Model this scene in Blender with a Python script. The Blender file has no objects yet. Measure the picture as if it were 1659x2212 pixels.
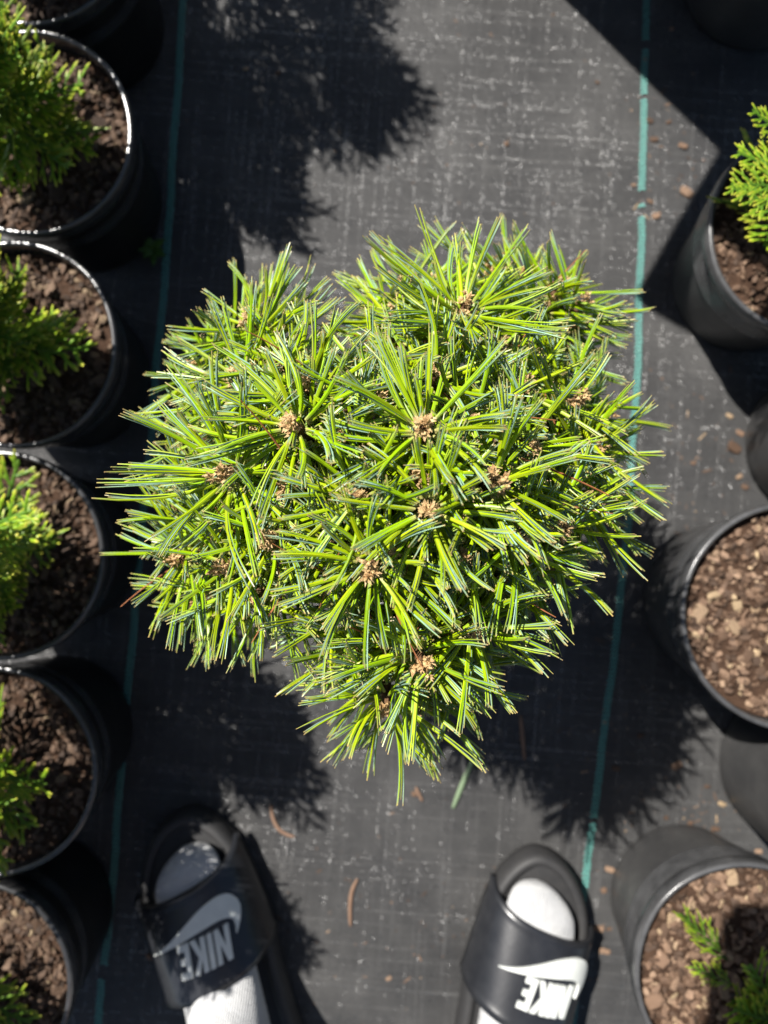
import bpy, bmesh, math, random
import numpy as np
from mathutils import Vector, Matrix, Quaternion, noise

random.seed(7)
rng = np.random.default_rng(7)
scene = bpy.context.scene
C = scene.collection
R = math.radians

# ------------------------------------------------------------------ camera, light, exposure
CAM_H = 0.75
F_PX = 1534.0                    # focal length in 1659x2212 photo pixels
TILT = R(1.4)
cam_data = bpy.data.cameras.new('camera')
cam = bpy.data.objects.new('camera', cam_data)
C.objects.link(cam)
cam.location = (0, 0, CAM_H)
cam.rotation_euler = (TILT, 0, 0)
cam_data.sensor_fit = 'VERTICAL'
cam_data.sensor_height = 36.0
cam_data.lens = F_PX / 2212.0 * 36.0
cam_data.clip_start = 0.005
cam_data.clip_end = 500
cam_data.dof.use_dof = True
cam_data.dof.focus_distance = 0.335
cam_data.dof.aperture_fstop = 6.4
scene.camera = cam

SUN_SLOPE = 0.5515               # shadow shift in x and in -y per metre of height
SUN_DIR = Vector((SUN_SLOPE, -SUN_SLOPE, -1)).normalized()
sun_elev = math.asin(-SUN_DIR.z)
world = bpy.data.worlds.new('World')
scene.world = world
world.use_nodes = True
wn = world.node_tree
sky = wn.nodes.new('ShaderNodeTexSky')
sky.sky_type = 'NISHITA'
sky.sun_disc = False
sky.sun_elevation = sun_elev
sky.sun_rotation = R(-45)
wn.links.new(sky.outputs[0], wn.nodes['Background'].inputs[0])
wn.nodes['Background'].inputs[1].default_value = 0.05
sun_data = bpy.data.lights.new('sun', 'SUN')
sun_data.energy = 5.0
sun_data.angle = R(0.53)
sun_data.color = (1.0, 0.96, 0.90)
sun = bpy.data.objects.new('sun', sun_data)
C.objects.link(sun)
sun.rotation_euler = SUN_DIR.to_track_quat('-Z', 'Y').to_euler()
scene.view_settings.view_transform = 'Standard'
scene.view_settings.look = 'None'
scene.view_settings.gamma = 1.0
scene.view_settings.exposure = 0.95
scene.view_settings.use_curve_mapping = False

# ------------------------------------------------------------------ helpers
def px(x, y, h=0.0):
    """photo pixel (1659 x 2212 frame) to the point at height h that it shows"""
    d = Vector(((x - 829.5) / F_PX, -(y - 1106.0) / F_PX, -1.0))
    d.rotate(Matrix.Rotation(TILT, 3, 'X'))
    k = (h - CAM_H) / d.z
    return Vector((d.x * k, d.y * k, h))

def to_px(p):
    v = Vector(p) - Vector((0, 0, CAM_H))
    v.rotate(Matrix.Rotation(-TILT, 3, 'X'))
    return 829.5 + F_PX * v.x / -v.z, 1106.0 - F_PX * v.y / -v.z

def mesh_obj(name, verts, faces, mat, parent=None, smooth=False, mats=None, fmat=None, attr=None):
    me = bpy.data.meshes.new(name)
    me.from_pydata([tuple(v) for v in verts], [], [tuple(f) for f in faces])
    for m in (mats or [mat]):
        me.materials.append(m)
    if fmat is not None:
        me.polygons.foreach_set('material_index', np.asarray(fmat, dtype=np.int32))
    if smooth:
        me.polygons.foreach_set('use_smooth', np.ones(len(me.polygons), dtype=bool))
    if attr is not None:
        a = me.attributes.new('vary', 'FLOAT_COLOR', 'POINT')
        a.data.foreach_set('color', np.asarray(attr, dtype=np.float32).ravel())
    me.update()
    o = bpy.data.objects.new(name, me)
    C.objects.link(o)
    if parent:
        o.parent = parent
    return o

def bm_obj(name, bm, mat, parent=None, smooth=False):
    me = bpy.data.meshes.new(name)
    bm.to_mesh(me)
    bm.free()
    me.materials.append(mat)
    if smooth:
        me.polygons.foreach_set('use_smooth', np.ones(len(me.polygons), dtype=bool))
    o = bpy.data.objects.new(name, me)
    C.objects.link(o)
    if parent:
        o.parent = parent
    return o

def empty(name, loc=(0, 0, 0), rz=0.0):
    o = bpy.data.objects.new(name, None)
    C.objects.link(o)
    o.location = loc
    o.rotation_euler = (0, 0, rz)
    o.empty_display_size = 0.02
    return o

def tag(o, label=None, cat=None, group=None, kind=None):
    if label: o['label'] = label
    if cat: o['category'] = cat
    if group: o['group'] = group
    if kind: o['kind'] = kind
    return o

def link_copy(src, name, parent, loc, rot, scale):
    o = bpy.data.objects.new(name, src)
    C.objects.link(o)
    o.parent = parent
    o.location = loc
    o.rotation_euler = rot
    o.scale = scale
    return o

def tube(path, radii, n=8, cap=True):
    """verts and faces of a tube through path with one radius per point"""
    V, Fc = [], []
    path = [Vector(p) for p in path]
    up = Vector((0.13, 0.31, 0.94))
    for i, p in enumerate(path):
        t = (path[min(i + 1, len(path) - 1)] - path[max(i - 1, 0)]).normalized()
        a = t.cross(up)
        if a.length < 1e-4: a = t.cross(Vector((1, 0, 0)))
        a.normalize()
        b = t.cross(a)
        for k in range(n):
            ang = 2 * math.pi * k / n
            V.append(p + (a * math.cos(ang) + b * math.sin(ang)) * radii[i])
    for i in range(len(path) - 1):
        for k in range(n):
            Fc.append((i * n + k, i * n + (k + 1) % n, (i + 1) * n + (k + 1) % n, (i + 1) * n + k))
    if cap:
        Fc.append(tuple(range(n))[::-1])
        Fc.append(tuple(range((len(path) - 1) * n, len(path) * n)))
    return V, Fc

def lathe(profile, n=96):
    V, Fc = [], []
    for r, z in profile:
        for k in range(n):
            a = 2 * math.pi * k / n
            V.append((r * math.cos(a), r * math.sin(a), z))
    for i in range(len(profile) - 1):
        for k in range(n):
            Fc.append((i * n + k, i * n + (k + 1) % n, (i + 1) * n + (k + 1) % n, (i + 1) * n + k))
    return V, Fc

def catmull(pts, m=6, closed=True):
    out = []
    n = len(pts)
    rngi = range(n if closed else n - 1)
    for i in rngi:
        if closed:
            p0, p1, p2, p3 = (Vector(pts[(i + k - 1) % n]) for k in range(4))
        else:
            p0, p1, p2, p3 = (Vector(pts[min(max(i + k - 1, 0), n - 1)]) for k in range(4))
        for j in range(m):
            t = j / m
            out.append(0.5 * ((2 * p1) + (p2 - p0) * t + (2 * p0 - 5 * p1 + 4 * p2 - p3) * t * t + (3 * p1 - p0 - 3 * p2 + p3) * t ** 3))
    if not closed:
        out.append(Vector(pts[-1]))
    return out

# ------------------------------------------------------------------ materials
class NT:
    def __init__(self, name):
        self.m = bpy.data.materials.new(name)
        self.m.use_nodes = True
        self.t = self.m.node_tree
        self.b = self.t.nodes['Principled BSDF']
        self.out = self.t.nodes['Material Output']
    def n(self, typ, **kw):
        nd = self.t.nodes.new(typ)
        for k, v in kw.items():
            if isinstance(k, str) and k.startswith('i_'):
                nd.inputs[k[2:].replace('_', ' ')].default_value = v
            else:
                setattr(nd, k, v)
        return nd
    def l(self, a, b): self.t.links.new(a, b)
    def coord(self): return self.n('ShaderNodeTexCoord').outputs['Object']
    def noise(self, scale, detail=4, rough=0.6, vec=None, dist=0.0):
        nd = self.n('ShaderNodeTexNoise')
        nd.inputs['Scale'].default_value = scale
        nd.inputs['Detail'].default_value = detail
        nd.inputs['Roughness'].default_value = rough
        nd.inputs['Distortion'].default_value = dist
        self.l(vec if vec is not None else self.coord(), nd.inputs['Vector'])
        return nd.outputs['Fac']
    def ramp(self, fac, stops):
        nd = self.n('ShaderNodeValToRGB')
        el = nd.color_ramp.elements
        while len(el) < len(stops): el.new(0.5)
        for e, (p, c) in zip(el, stops):
            e.position = p
            e.color = (*c, 1) if len(c) == 3 else c
        self.l(fac, nd.inputs['Fac'])
        return nd.outputs['Color']
    def mix(self, fac, a, b, mode='MIX'):
        nd = self.n('ShaderNodeMix', data_type='RGBA', blend_type=mode)
        for s, v in ((0, fac), (6, a), (7, b)):
            if hasattr(v, 'links'): self.l(v, nd.inputs[s])
            elif isinstance(v, (int, float)): nd.inputs[s].default_value = v
            else: nd.inputs[s].default_value = (*v, 1)
        return nd.outputs[2]
    def math(self, op, a, b=None, c=None, clamp=False):
        nd = self.n('ShaderNodeMath', operation=op, use_clamp=clamp)
        for s, v in enumerate((a, b, c)):
            if v is None: continue
            if hasattr(v, 'links'): self.l(v, nd.inputs[s])
            else: nd.inputs[s].default_value = v
        return nd.outputs[0]
    def bump(self, h, strength=0.3, dist=0.001, normal=None):
        nd = self.n('ShaderNodeBump')
        nd.inputs['Strength'].default_value = strength
        nd.inputs['Distance'].default_value = dist
        self.l(h, nd.inputs['Height'])
        if normal is not None: self.l(normal, nd.inputs['Normal'])
        self.l(nd.outputs[0], self.b.inputs['Normal'])
        return nd.outputs[0]
    def set(self, **kw):
        for k, v in kw.items():
            s = self.b.inputs[k.replace('_', ' ')]
            if hasattr(v, 'links'): self.l(v, s)
            elif isinstance(v, tuple): s.default_value = (*v, 1) if len(v) == 3 else v
            else: s.default_value = v
        return self

def weed_cloth():
    k = NT('woven_ground_cloth')
    mp = k.n('ShaderNodeMapping')
    mp.inputs['Rotation'].default_value = (0, 0, R(4.3))
    k.l(k.coord(), mp.inputs['Vector'])
    # slightly wavy threads
    wob = k.n('ShaderNodeTexNoise'); wob.inputs['Scale'].default_value = 5; wob.inputs['Detail'].default_value = 1
    k.l(mp.outputs[0], wob.inputs['Vector'])
    wv = k.n('ShaderNodeVectorMath', operation='MULTIPLY_ADD')
    k.l(wob.outputs['Color'], wv.inputs[0]); wv.inputs[1].default_value = (0.004, 0.004, 0); k.l(mp.outputs[0], wv.inputs[2])
    sep = k.n('ShaderNodeSeparateXYZ'); k.l(wv.outputs[0], sep.inputs[0])
    P = 0.0025
    sx = k.math('SINE', k.math('MULTIPLY', sep.outputs[0], 2 * math.pi / P))
    sy = k.math('SINE', k.math('MULTIPLY', sep.outputs[1], 2 * math.pi / P))
    weave = k.math('MULTIPLY', sx, sy)
    # thread-to-thread differences: streaks along and across
    mx = k.n('ShaderNodeMapping'); mx.inputs['Scale'].default_value = (300, 4, 1); k.l(wv.outputs[0], mx.inputs['Vector'])
    my = k.n('ShaderNodeMapping'); my.inputs['Scale'].default_value = (4, 300, 1); k.l(wv.outputs[0], my.inputs['Vector'])
    stx = k.noise(1, 2, 0.5, mx.outputs[0]); sty = k.noise(1, 2, 0.5, my.outputs[0])
    streak = k.math('MAXIMUM', stx, sty)
    cell = k.n('ShaderNodeTexWhiteNoise', noise_dimensions='2D')
    sn = k.n('ShaderNodeVectorMath', operation='SNAP'); sn.inputs[1].default_value = (P, P, 1); k.l(wv.outputs[0], sn.inputs[0]); k.l(sn.outputs[0], cell.inputs['Vector'])
    dust = k.noise(7, 6, 0.65, mp.outputs[0])
    dust2 = k.noise(45, 5, 0.7, mp.outputs[0])
    col = k.ramp(dust, [(0.30, (0.030, 0.030, 0.031)), (0.52, (0.053, 0.0525, 0.052)), (0.75, (0.105, 0.103, 0.100))])
    col = k.mix(k.ramp(dust2, [(0.35, (0, 0, 0)), (0.75, (0.3, 0.3, 0.3))]), col, (0.10, 0.098, 0.094))
    col = k.mix(k.ramp(weave, [(0.0, (0, 0, 0)), (0.35, (1, 1, 1))]), k.mix(0.5, col, (0.012, 0.012, 0.013)), col)
    col = k.mix(k.ramp(streak, [(0.54, (0, 0, 0)), (0.78, (0.35, 0.35, 0.35))]), col, (0.15, 0.148, 0.143))
    k.set(Base_Color=col)
    sr = k.math('MULTIPLY', k.ramp(streak, [(0.53, (0.02, 0.02, 0.02)), (0.68, (1, 1, 1))]), k.ramp(k.noise(12, 3, 0.6, mp.outputs[0]), [(0.35, (0.35, 0.35, 0.35)), (0.62, (1, 1, 1))]))
    shiny = k.math('GREATER_THAN', cell.outputs['Value'], k.math('SUBTRACT', 1.0, k.math('MULTIPLY', sr, 0.8)))
    cell2 = k.n('ShaderNodeTexWhiteNoise', noise_dimensions='3D')
    ofs = k.n('ShaderNodeVectorMath', operation='ADD'); ofs.inputs[1].default_value = (3.3, 7.7, 5.5); k.l(sn.outputs[0], ofs.inputs[0]); k.l(ofs.outputs[0], cell2.inputs['Vector'])
    k.set(Roughness=k.math('SUBTRACT', 0.58, k.math('MULTIPLY', shiny, 0.34)))
    k.set(Specular_IOR_Level=k.math('ADD', 0.22, k.math('MULTIPLY', shiny, 0.38)))
    h = k.math('ADD', k.math('MULTIPLY', weave, 0.5), k.math('MULTIPLY', streak, 0.8))
    h = k.math('ADD', h, k.math('MULTIPLY', cell.outputs['Value'], 0.25))
    b1 = k.bump(h, 0.55, 0.0007)
    big = k.noise(5, 3, 0.5, mp.outputs[0])
    b2 = k.n('ShaderNodeBump'); b2.inputs['Strength'].default_value = 0.5; b2.inputs['Distance'].default_value = 0.02
    k.l(big, b2.inputs['Height']); k.l(b1, b2.inputs['Normal'])
    # each flat tape of the weave sits at its own slight tilt, so some of them flash in the sun
    tl = k.n('ShaderNodeVectorMath', operation='MULTIPLY_ADD'); k.l(cell2.outputs['Color'], tl.inputs[0])
    tl.inputs[1].default_value = (1.0, 1.0, 0); tl.inputs[2].default_value = (-0.5, -0.5, 0)
    sc = k.n('ShaderNodeVectorMath', operation='SCALE'); k.l(tl.outputs[0], sc.inputs[0])
    k.l(k.math('MULTIPLY', shiny, 0.52), sc.inputs['Scale'])
    ad = k.n('ShaderNodeVectorMath', operation='ADD'); k.l(b2.outputs[0], ad.inputs[0]); k.l(sc.outputs[0], ad.inputs[1])
    nm = k.n('ShaderNodeVectorMath', operation='NORMALIZE'); k.l(ad.outputs[0], nm.inputs[0]); k.l(nm.outputs[0], k.b.inputs['Normal'])
    return k.m

def simple(name, col, rough=0.5, spec=0.5, nscale=40, var=0.25, bump=0.15, bdist=0.0006, col2=None):
    k = NT(name)
    nz = k.noise(nscale, 5, 0.65)
    c2 = col2 or tuple(c * (1 - var) for c in col)
    k.set(Base_Color=k.ramp(nz, [(0.3, c2), (0.7, col)]), Roughness=rough, Specular_IOR_Level=spec)
    if bump: k.bump(k.noise(nscale * 5, 4, 0.6), bump, bdist)
    return k.m

def pot_plastic(name, f, spec):
    k = NT(name)
    d = k.noise(14, 6, 0.7)
    d2 = k.noise(120, 3, 0.6)
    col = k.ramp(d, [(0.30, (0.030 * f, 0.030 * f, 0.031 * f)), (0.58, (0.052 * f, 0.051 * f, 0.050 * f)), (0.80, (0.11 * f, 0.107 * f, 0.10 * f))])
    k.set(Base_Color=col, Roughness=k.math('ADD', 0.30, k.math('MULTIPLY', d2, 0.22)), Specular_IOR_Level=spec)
    k.bump(d2, 0.12, 0.0006)
    return k.m

def attr_node(k):
    a = k.n('ShaderNodeAttribute', attribute_name='vary')
    s = k.n('ShaderNodeSeparateColor'); k.l(a.outputs['Color'], s.inputs[0])
    return s.outputs

def needle_mat(name, base, tip, vein, rough, trans):
    k = NT(name)
    t, r, q = attr_node(k)[:3]
    col = k.ramp(t, [(0.0, base), (0.12, vein), (0.80, vein), (0.95, tip), (1.0, (0.46, 0.34, 0.13))])
    hs = k.n('ShaderNodeHueSaturation')
    hs.inputs['Saturation'].default_value = 1.0
    k.l(col, hs.inputs['Color'])
    k.l(k.math('ADD', 0.475, k.math('MULTIPLY', r, 0.045)), hs.inputs['Hue'])
    k.l(k.math('ADD', 0.66, k.math('MULTIPLY', q, 0.62)), hs.inputs['Value'])
    k.set(Base_Color=hs.outputs[0], Roughness=rough, Specular_IOR_Level=0.36)
    tr = k.n('ShaderNodeBsdfTranslucent'); k.l(hs.outputs[0], tr.inputs['Color'])
    mx = k.n('ShaderNodeMixShader'); mx.inputs[0].default_value = trans
    k.l(k.b.outputs[0], mx.inputs[1]); k.l(tr.outputs[0], mx.inputs[2]); k.l(mx.outputs[0], k.out.inputs['Surface'])
    return k.m

def spray_mat():
    k = NT('scale_leaf_green')
    t, r, q = attr_node(k)[:3]
    col = k.ramp(t, [(0.0, (0.05, 0.125, 0.014)), (0.45, (0.14, 0.28, 0.018)), (0.78, (0.32, 0.46, 0.022)), (1.0, (0.55, 0.52, 0.07))])
    oi = k.n('ShaderNodeObjectInfo')
    hs = k.n('ShaderNodeHueSaturation')
    k.l(col, hs.inputs['Color'])
    k.l(k.math('ADD', 0.7, k.math('MULTIPLY', oi.outputs['Random'], 0.5)), hs.inputs['Value'])
    k.l(k.math('ADD', 0.485, k.math('MULTIPLY', q, 0.03)), hs.inputs['Hue'])
    k.set(Base_Color=hs.outputs[0], Roughness=0.45, Specular_IOR_Level=0.45)
    tr = k.n('ShaderNodeBsdfTranslucent'); k.l(hs.outputs[0], tr.inputs['Color'])
    mx = k.n('ShaderNodeMixShader'); mx.inputs[0].default_value = 0.25
    k.l(k.b.outputs[0], mx.inputs[1]); k.l(tr.outputs[0], mx.inputs[2]); k.l(mx.outputs[0], k.out.inputs['Surface'])
    return k.m

def bark_mat(name, from_object, f=1.0):
    k = NT(name)
    if from_object:
        v = k.n('ShaderNodeObjectInfo').outputs['Random']
    else:
        v = attr_node(k)[1]
    col = k.ramp(v, [(0.0, (0.05, 0.030, 0.019)), (0.3, (0.13, 0.078, 0.049)), (0.6, (0.23, 0.143, 0.092)), (0.85, (0.31, 0.205, 0.135)), (1.0, (0.46, 0.34, 0.20))])
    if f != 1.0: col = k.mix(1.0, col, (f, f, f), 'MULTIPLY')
    g = k.noise(260, 5, 0.7)
    col = k.mix(k.ramp(g, [(0.35, (0.6, 0.6, 0.6)), (0.65, (0, 0, 0))]), col, (0.06, 0.036, 0.024))
    k.set(Base_Color=col, Roughness=0.75, Specular_IOR_Level=0.35)
    k.bump(g, 0.6, 0.0008)
    return k.m

M = {}
M['cloth'] = weed_cloth()
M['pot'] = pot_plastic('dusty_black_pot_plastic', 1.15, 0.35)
M['pot_shade_tint'] = pot_plastic('shade_tinted_pot_plastic', 0.30, 0.22)  # darker copy for the packed row, its shade put into the colour
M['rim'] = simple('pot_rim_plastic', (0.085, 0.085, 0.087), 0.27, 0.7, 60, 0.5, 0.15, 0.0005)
M['rim_shade_tint'] = simple('shade_tinted_rim_plastic', (0.045, 0.045, 0.047), 0.25, 0.9, 60, 0.5, 0.15, 0.0005)  # rims of the packed row, darkened to stand in for shade
M['line'] = simple('teal_marker_thread', (0.12, 0.36, 0.31), 0.5, 0.4, 300, 0.4, 0.3, 0.0005, col2=(0.06, 0.24, 0.21))
M['soil'] = simple('dark_potting_soil', (0.085, 0.048, 0.030), 0.9, 0.2, 160, 0.6, 0.9, 0.002)
M['chip'] = bark_mat('bark_chip', True)
M['mulch'] = bark_mat('bark_mulch', False)
M['chip_shade_tint'] = bark_mat('shade_tinted_bark_chip', True, 0.62)  # chips of the packed row, multiplied darker in place of shade
M['mulch_shade_tint'] = bark_mat('shade_tinted_bark_mulch', False, 0.55)  # mulch of the same row, shade carried by the colour
M['needle'] = needle_mat('pine_needle_green', (0.48, 0.44, 0.16), (0.34, 0.42, 0.08), (0.30, 0.44, 0.003), 0.36, 0.16)
M['glauc'] = needle_mat('pine_needle_blue_white', (0.26, 0.32, 0.10), (0.32, 0.44, 0.27), (0.27, 0.43, 0.335), 0.34, 0.14)
M['dead'] = simple('dead_needle_rust', (0.36, 0.13, 0.05), 0.6, 0.3, 80, 0.5, 0)
M['bud'] = simple('tan_bud_scale', (0.72, 0.53, 0.27), 0.6, 0.35, 330, 0.6, 0.7, 0.0008, col2=(0.33, 0.17, 0.06))
M['twig'] = simple('brown_twig_bark', (0.16, 0.085, 0.04), 0.8, 0.25, 180, 0.6, 0.8, 0.001)
M['spray'] = spray_mat()
M['rubber'] = simple('black_foam_rubber', (0.035, 0.034, 0.034), 0.60, 0.4, 90, 0.35, 0.25, 0.0004, col2=(0.024, 0.024, 0.025))
M['strap'] = simple('black_strap_leather', (0.022, 0.023, 0.026), 0.29, 0.6, 55, 0.3, 0.16, 0.0005, col2=(0.011, 0.012, 0.015))
M['logo'] = simple('white_raised_rubber', (0.64, 0.66, 0.63), 0.45, 0.5, 60, 0.12, 0.05, 0.0003)
def sock_mat():
    k = NT('white_ribbed_sock')
    nz = k.noise(25, 4, 0.6)
    sep = k.n('ShaderNodeSeparateXYZ'); k.l(k.coord(), sep.inputs[0])
    rib = k.math('SINE', k.math('MULTIPLY', sep.outputs[0], 2 * math.pi / 0.0022))
    k.set(Base_Color=k.ramp(nz, [(0.3, (0.42, 0.425, 0.435)), (0.7, (0.52, 0.52, 0.515))]), Roughness=0.9, Specular_IOR_Level=0.1)
    fz = k.noise(420, 2, 0.5)
    k.bump(k.math('ADD', k.math('ADD', k.math('MULTIPLY', rib, 0.16), k.math('MULTIPLY', fz, 0.25)), k.math('MULTIPLY', nz, 2.6)), 0.7, 0.0045)
    return k.m
M['sock'] = sock_mat()
M['skin'] = simple('skin', (0.42, 0.25, 0.17), 0.5, 0.4, 30, 0.15, 0.1)
M['shorts'] = simple('dark_shorts_fabric', (0.03, 0.032, 0.04), 0.85, 0.2, 90, 0.2, 0.3)
M['shirt'] = simple('grey_shirt_fabric', (0.20, 0.20, 0.21), 0.85, 0.2, 90, 0.2, 0.3)
M['hair'] = simple('dark_hair', (0.03, 0.02, 0.015), 0.6, 0.4, 60, 0.3, 0.3)
M['phone'] = simple('dark_phone_glass', (0.02, 0.02, 0.022), 0.15, 0.6, 10, 0.1, 0)
M['wood'] = simple('shade_bench_wood', (0.26, 0.18, 0.11), 0.75, 0.3, 18, 0.5, 0.4, 0.001)
M['straw'] = simple('dry_brown_straw', (0.22, 0.135, 0.09), 0.7, 0.3, 60, 0.3, 0.2)
M['grass'] = simple('pale_grass_blade', (0.16, 0.22, 0.13), 0.6, 0.3, 60, 0.2, 0.1)
M['weed'] = simple('weed_leaf_green', (0.06, 0.13, 0.02), 0.5, 0.4, 60, 0.3, 0.2)

# ------------------------------------------------------------------ ground
def build_ground():
    n = 90
    xs = np.concatenate([np.linspace(-60, -0.9, 6)[:-1], np.linspace(-0.9, 0.9, n), np.linspace(0.9, 60, 6)[1:]])
    V, Fc = [], []
    for y in xs:
        for x in xs:
            z = 0.0
            if abs(x) < 0.8 and abs(y) < 0.8:
                w = min(1, (0.8 - max(abs(x), abs(y))) / 0.15)
                z = w * (0.0035 * noise.noise((x * 5, y * 5, 1.3)) + 0.0016 * noise.noise((x * 16, y * 11, 7.1))) - 0.002 * w
            V.append((x, y, z))
    m = len(xs)
    for j in range(m - 1):
        for i in range(m - 1):
            Fc.append((j * m + i, j * m + i + 1, (j + 1) * m + i + 1, (j + 1) * m + i))
    g = mesh_obj('ground_cloth', V, Fc, M['cloth'], smooth=True)
    tag(g, 'black woven weed-control cloth covering the ground', kind='structure')
    return g
ground = build_ground()

def ground_z(x, y):
    w = min(1, (0.8 - max(abs(x), abs(y))) / 0.15) if max(abs(x), abs(y)) < 0.8 else 0
    return w * (0.0035 * noise.noise((x * 5, y * 5, 1.3)) + 0.0016 * noise.noise((x * 16, y * 11, 7.1))) - 0.002 * w

def marker_line(pts, name='marker_line'):
    """two twisted threads sewn into the cloth: a run of small chevrons"""
    path = catmull([px(*p) for p in pts], 12, closed=False)
    V, Fc = [], []
    step, half, d = 0.0046, 0.0039, 0.0
    i, L = 0, 0.0
    acc = []
    for a, b in zip(path[:-1], path[1:]):
        s = (b - a).length
        while d < s:
            acc.append((a.lerp(b, d / s), (b - a).normalized()))
            d += step
        d -= s
    for p, t in acc:
        nrm = Vector((-t.y, t.x, 0))
        jit = random.uniform(-0.0004, 0.0004) + 0.0022 * noise.noise((p.x * 3, p.y * 14, 2.2))
        if noise.noise((p.x * 3, p.y * 60, 5.5)) > .62: continue
        for s in (-1, 1):
            z = ground_z(p.x, p.y) + 0.0012
            inner = p + nrm * (0.00015 * s + jit)
            outer = p + nrm * (half * s + jit) + t * 0.0030
            w = t * 0.00125
            base = len(V)
            mid = (inner + outer) / 2
            for q, dz in ((inner - w, -0.001), (inner + w, -0.001), (mid - w * 1.1, 0.0008), (mid + w * 1.1, 0.0008), (outer - w * .8, -0.0014), (outer + w * .8, -0.0014)):
                V.append((q.x, q.y, z + dz))
            f = [(base, base + 1, base + 3, base + 2), (base + 2, base + 3, base + 5, base + 4)]
            if s > 0: f = [tuple(reversed(x)) for x in f]
            Fc += f
    o = mesh_obj(name, V, Fc, M['line'], smooth=True)
    tag(o, kind='structure')
    return o
marker_line([(1412, -160), (1400, 0), (1391, 300), (1387, 480), (1380, 760), (1362, 1080), (1345, 1270), (1322, 1450), (1300, 1620), (1275, 1830), (1262, 1960), (1235, 2230), (1215, 2400)])
marker_line([(412, -160), (396, 0), (376, 300), (363, 480), (340, 760), (300, 1180), (277, 1450), (256, 1700), (238, 1950), (208, 2230), (190, 2400)])

# ------------------------------------------------------------------ unseen bench, added beyond the frame to cast the hard-edged shade
def build_shade_bench():
    H = 0.60
    up = Vector((-SUN_SLOPE, SUN_SLOPE, 0)) * H
    corner = px(1395, 662) + up
    e1 = Vector((0.5, 0.87, 0)).normalized()
    e2 = Vector((0.87, -0.5, 0)).normalized()
    base = px(1412, 195) + (px(940, -300) - px(1440, 200))
    root = empty('shade_bench', base)
    tag(root, 'unseen wooden bench with an overhanging plank top, added to cast the hard-edged shade', 'bench')
    def boxp(name, o, a, b, la, lb, z0, z1, mat):
        pts = [o, o + a * la, o + a * la + b * lb, o + b * lb]
        V = [p + Vector((0, 0, z0)) - base for p in pts] + [p + Vector((0, 0, z1)) - base for p in pts]
        Fc = [(3, 2, 1, 0), (4, 5, 6, 7), (0, 1, 5, 4), (1, 2, 6, 5), (2, 3, 7, 6), (3, 0, 4, 7)]
        return mesh_obj(name, [v + (base - base) for v in V], Fc, mat, root)
    for i in range(4):
        boxp('top_plank', corner + e2 * (0.066 * i) - Vector((0, 0, 0)), e2, e1, 0.064, 0.75, H - 0.022, H, M['wood'])
    boxp('side_panel', base, e2, e1, 0.235, 0.02, 0, H - 0.0225, M['wood'])
    boxp('side_panel', base + e1 * 0.52, e2, e1, 0.235, 0.02, 0, H - 0.0225, M['wood'])
    boxp('back_panel', base + e1 * 0.0205 , e2, e1, 0.02, 0.499, 0, H - 0.023, M['wood'])
    boxp('front_panel', base + e1 * 0.0205 + e2 * 0.215, e2, e1, 0.019, 0.499, 0, H - 0.023, M['wood'])
    boxp('shelf', base + e1 * 0.021 + e2 * 0.0205, e2, e1, 0.194, 0.498, 0.25, 0.27, M['wood'])
build_shade_bench()

# ------------------------------------------------------------------ pots
POT_H = 0.135
def pot_mesh(rr, rb, h):
    rt = rr - 0.0045
    zb = h - 0.016
    prof = [(0.001, 0.004), (rb - 0.012, 0.004), (rb - 0.006, 0.0), (rb - 0.001, 0.0005), (rb, 0.003)]
    for k in range(1, 7):
        t = k / 6
        prof.append((rb + (rt - rb) * t - 0.0004 * math.sin(t * 9), 0.003 + (zb - 0.003) * t))
    inner = [(rr - 0.0052, h - 0.006), (rt - 0.003, zb - 0.002), (rt - 0.006, h - 0.05)]
    return prof, inner
def rim_profile(rr, h):
    rt = rr - 0.0045
    zb = h - 0.016
    return [(rt - 0.0005, zb - 0.001), (rr - 0.0012, zb), (rr - 0.0004, zb + 0.001), (rr - 0.0002, h - 0.006), (rr, h - 0.003), (rr - 0.0003, h - 0.0008),
            (rr - 0.0012, h), (rr - 0.0030, h + 0.0002), (rr - 0.0042, h - 0.0006), (rr - 0.0050, h - 0.003), (rr - 0.0056, zb), (rr - 0.0075, h - 0.05)]

def chip_mesh(name, seed, mat, sub=2):
    r = random.Random(seed)
    bm = bmesh.new()
    bmesh.ops.create_icosphere(bm, subdivisions=sub, radius=1.0)
    sx, sy, sz = r.uniform(.8, 1.25), r.uniform(.45, .75), r.uniform(.22, .42)
    for v in bm.verts:
        c = v.co.copy()
        q = Vector([math.copysign(abs(a) ** 0.6, a) for a in c])
        nz = noise.noise(c * 1.7 + Vector((seed * 3.1, 0, 0)))
        v.co = Vector((q.x * sx, q.y * sy, q.z * sz)) * (1 + 0.35 * nz)
        v.co.y += 0.25 * (v.co.x ** 2) * r.uniform(-0.2, 1)
    me = bpy.data.meshes.new(name)
    bm.to_mesh(me); bm.free()
    me.materials.append(mat)
    return me
CHIPS = [chip_mesh('bark_chip', s, M['chip'], 2) for s in range(9)]
CHIPS_SHADE_TINT = [chip_mesh('bark_chip', s, M['chip_shade_tint'], 2) for s in range(9)]
CHIP_LO = [chip_mesh('bark_chip_small', s, M['chip'], 1) for s in range(20, 26)]
CHIP_LO_DATA = [(np.array([v.co[:] for v in m.vertices]), [tuple(p.vertices) for p in m.polygons]) for m in CHIP_LO]

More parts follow.
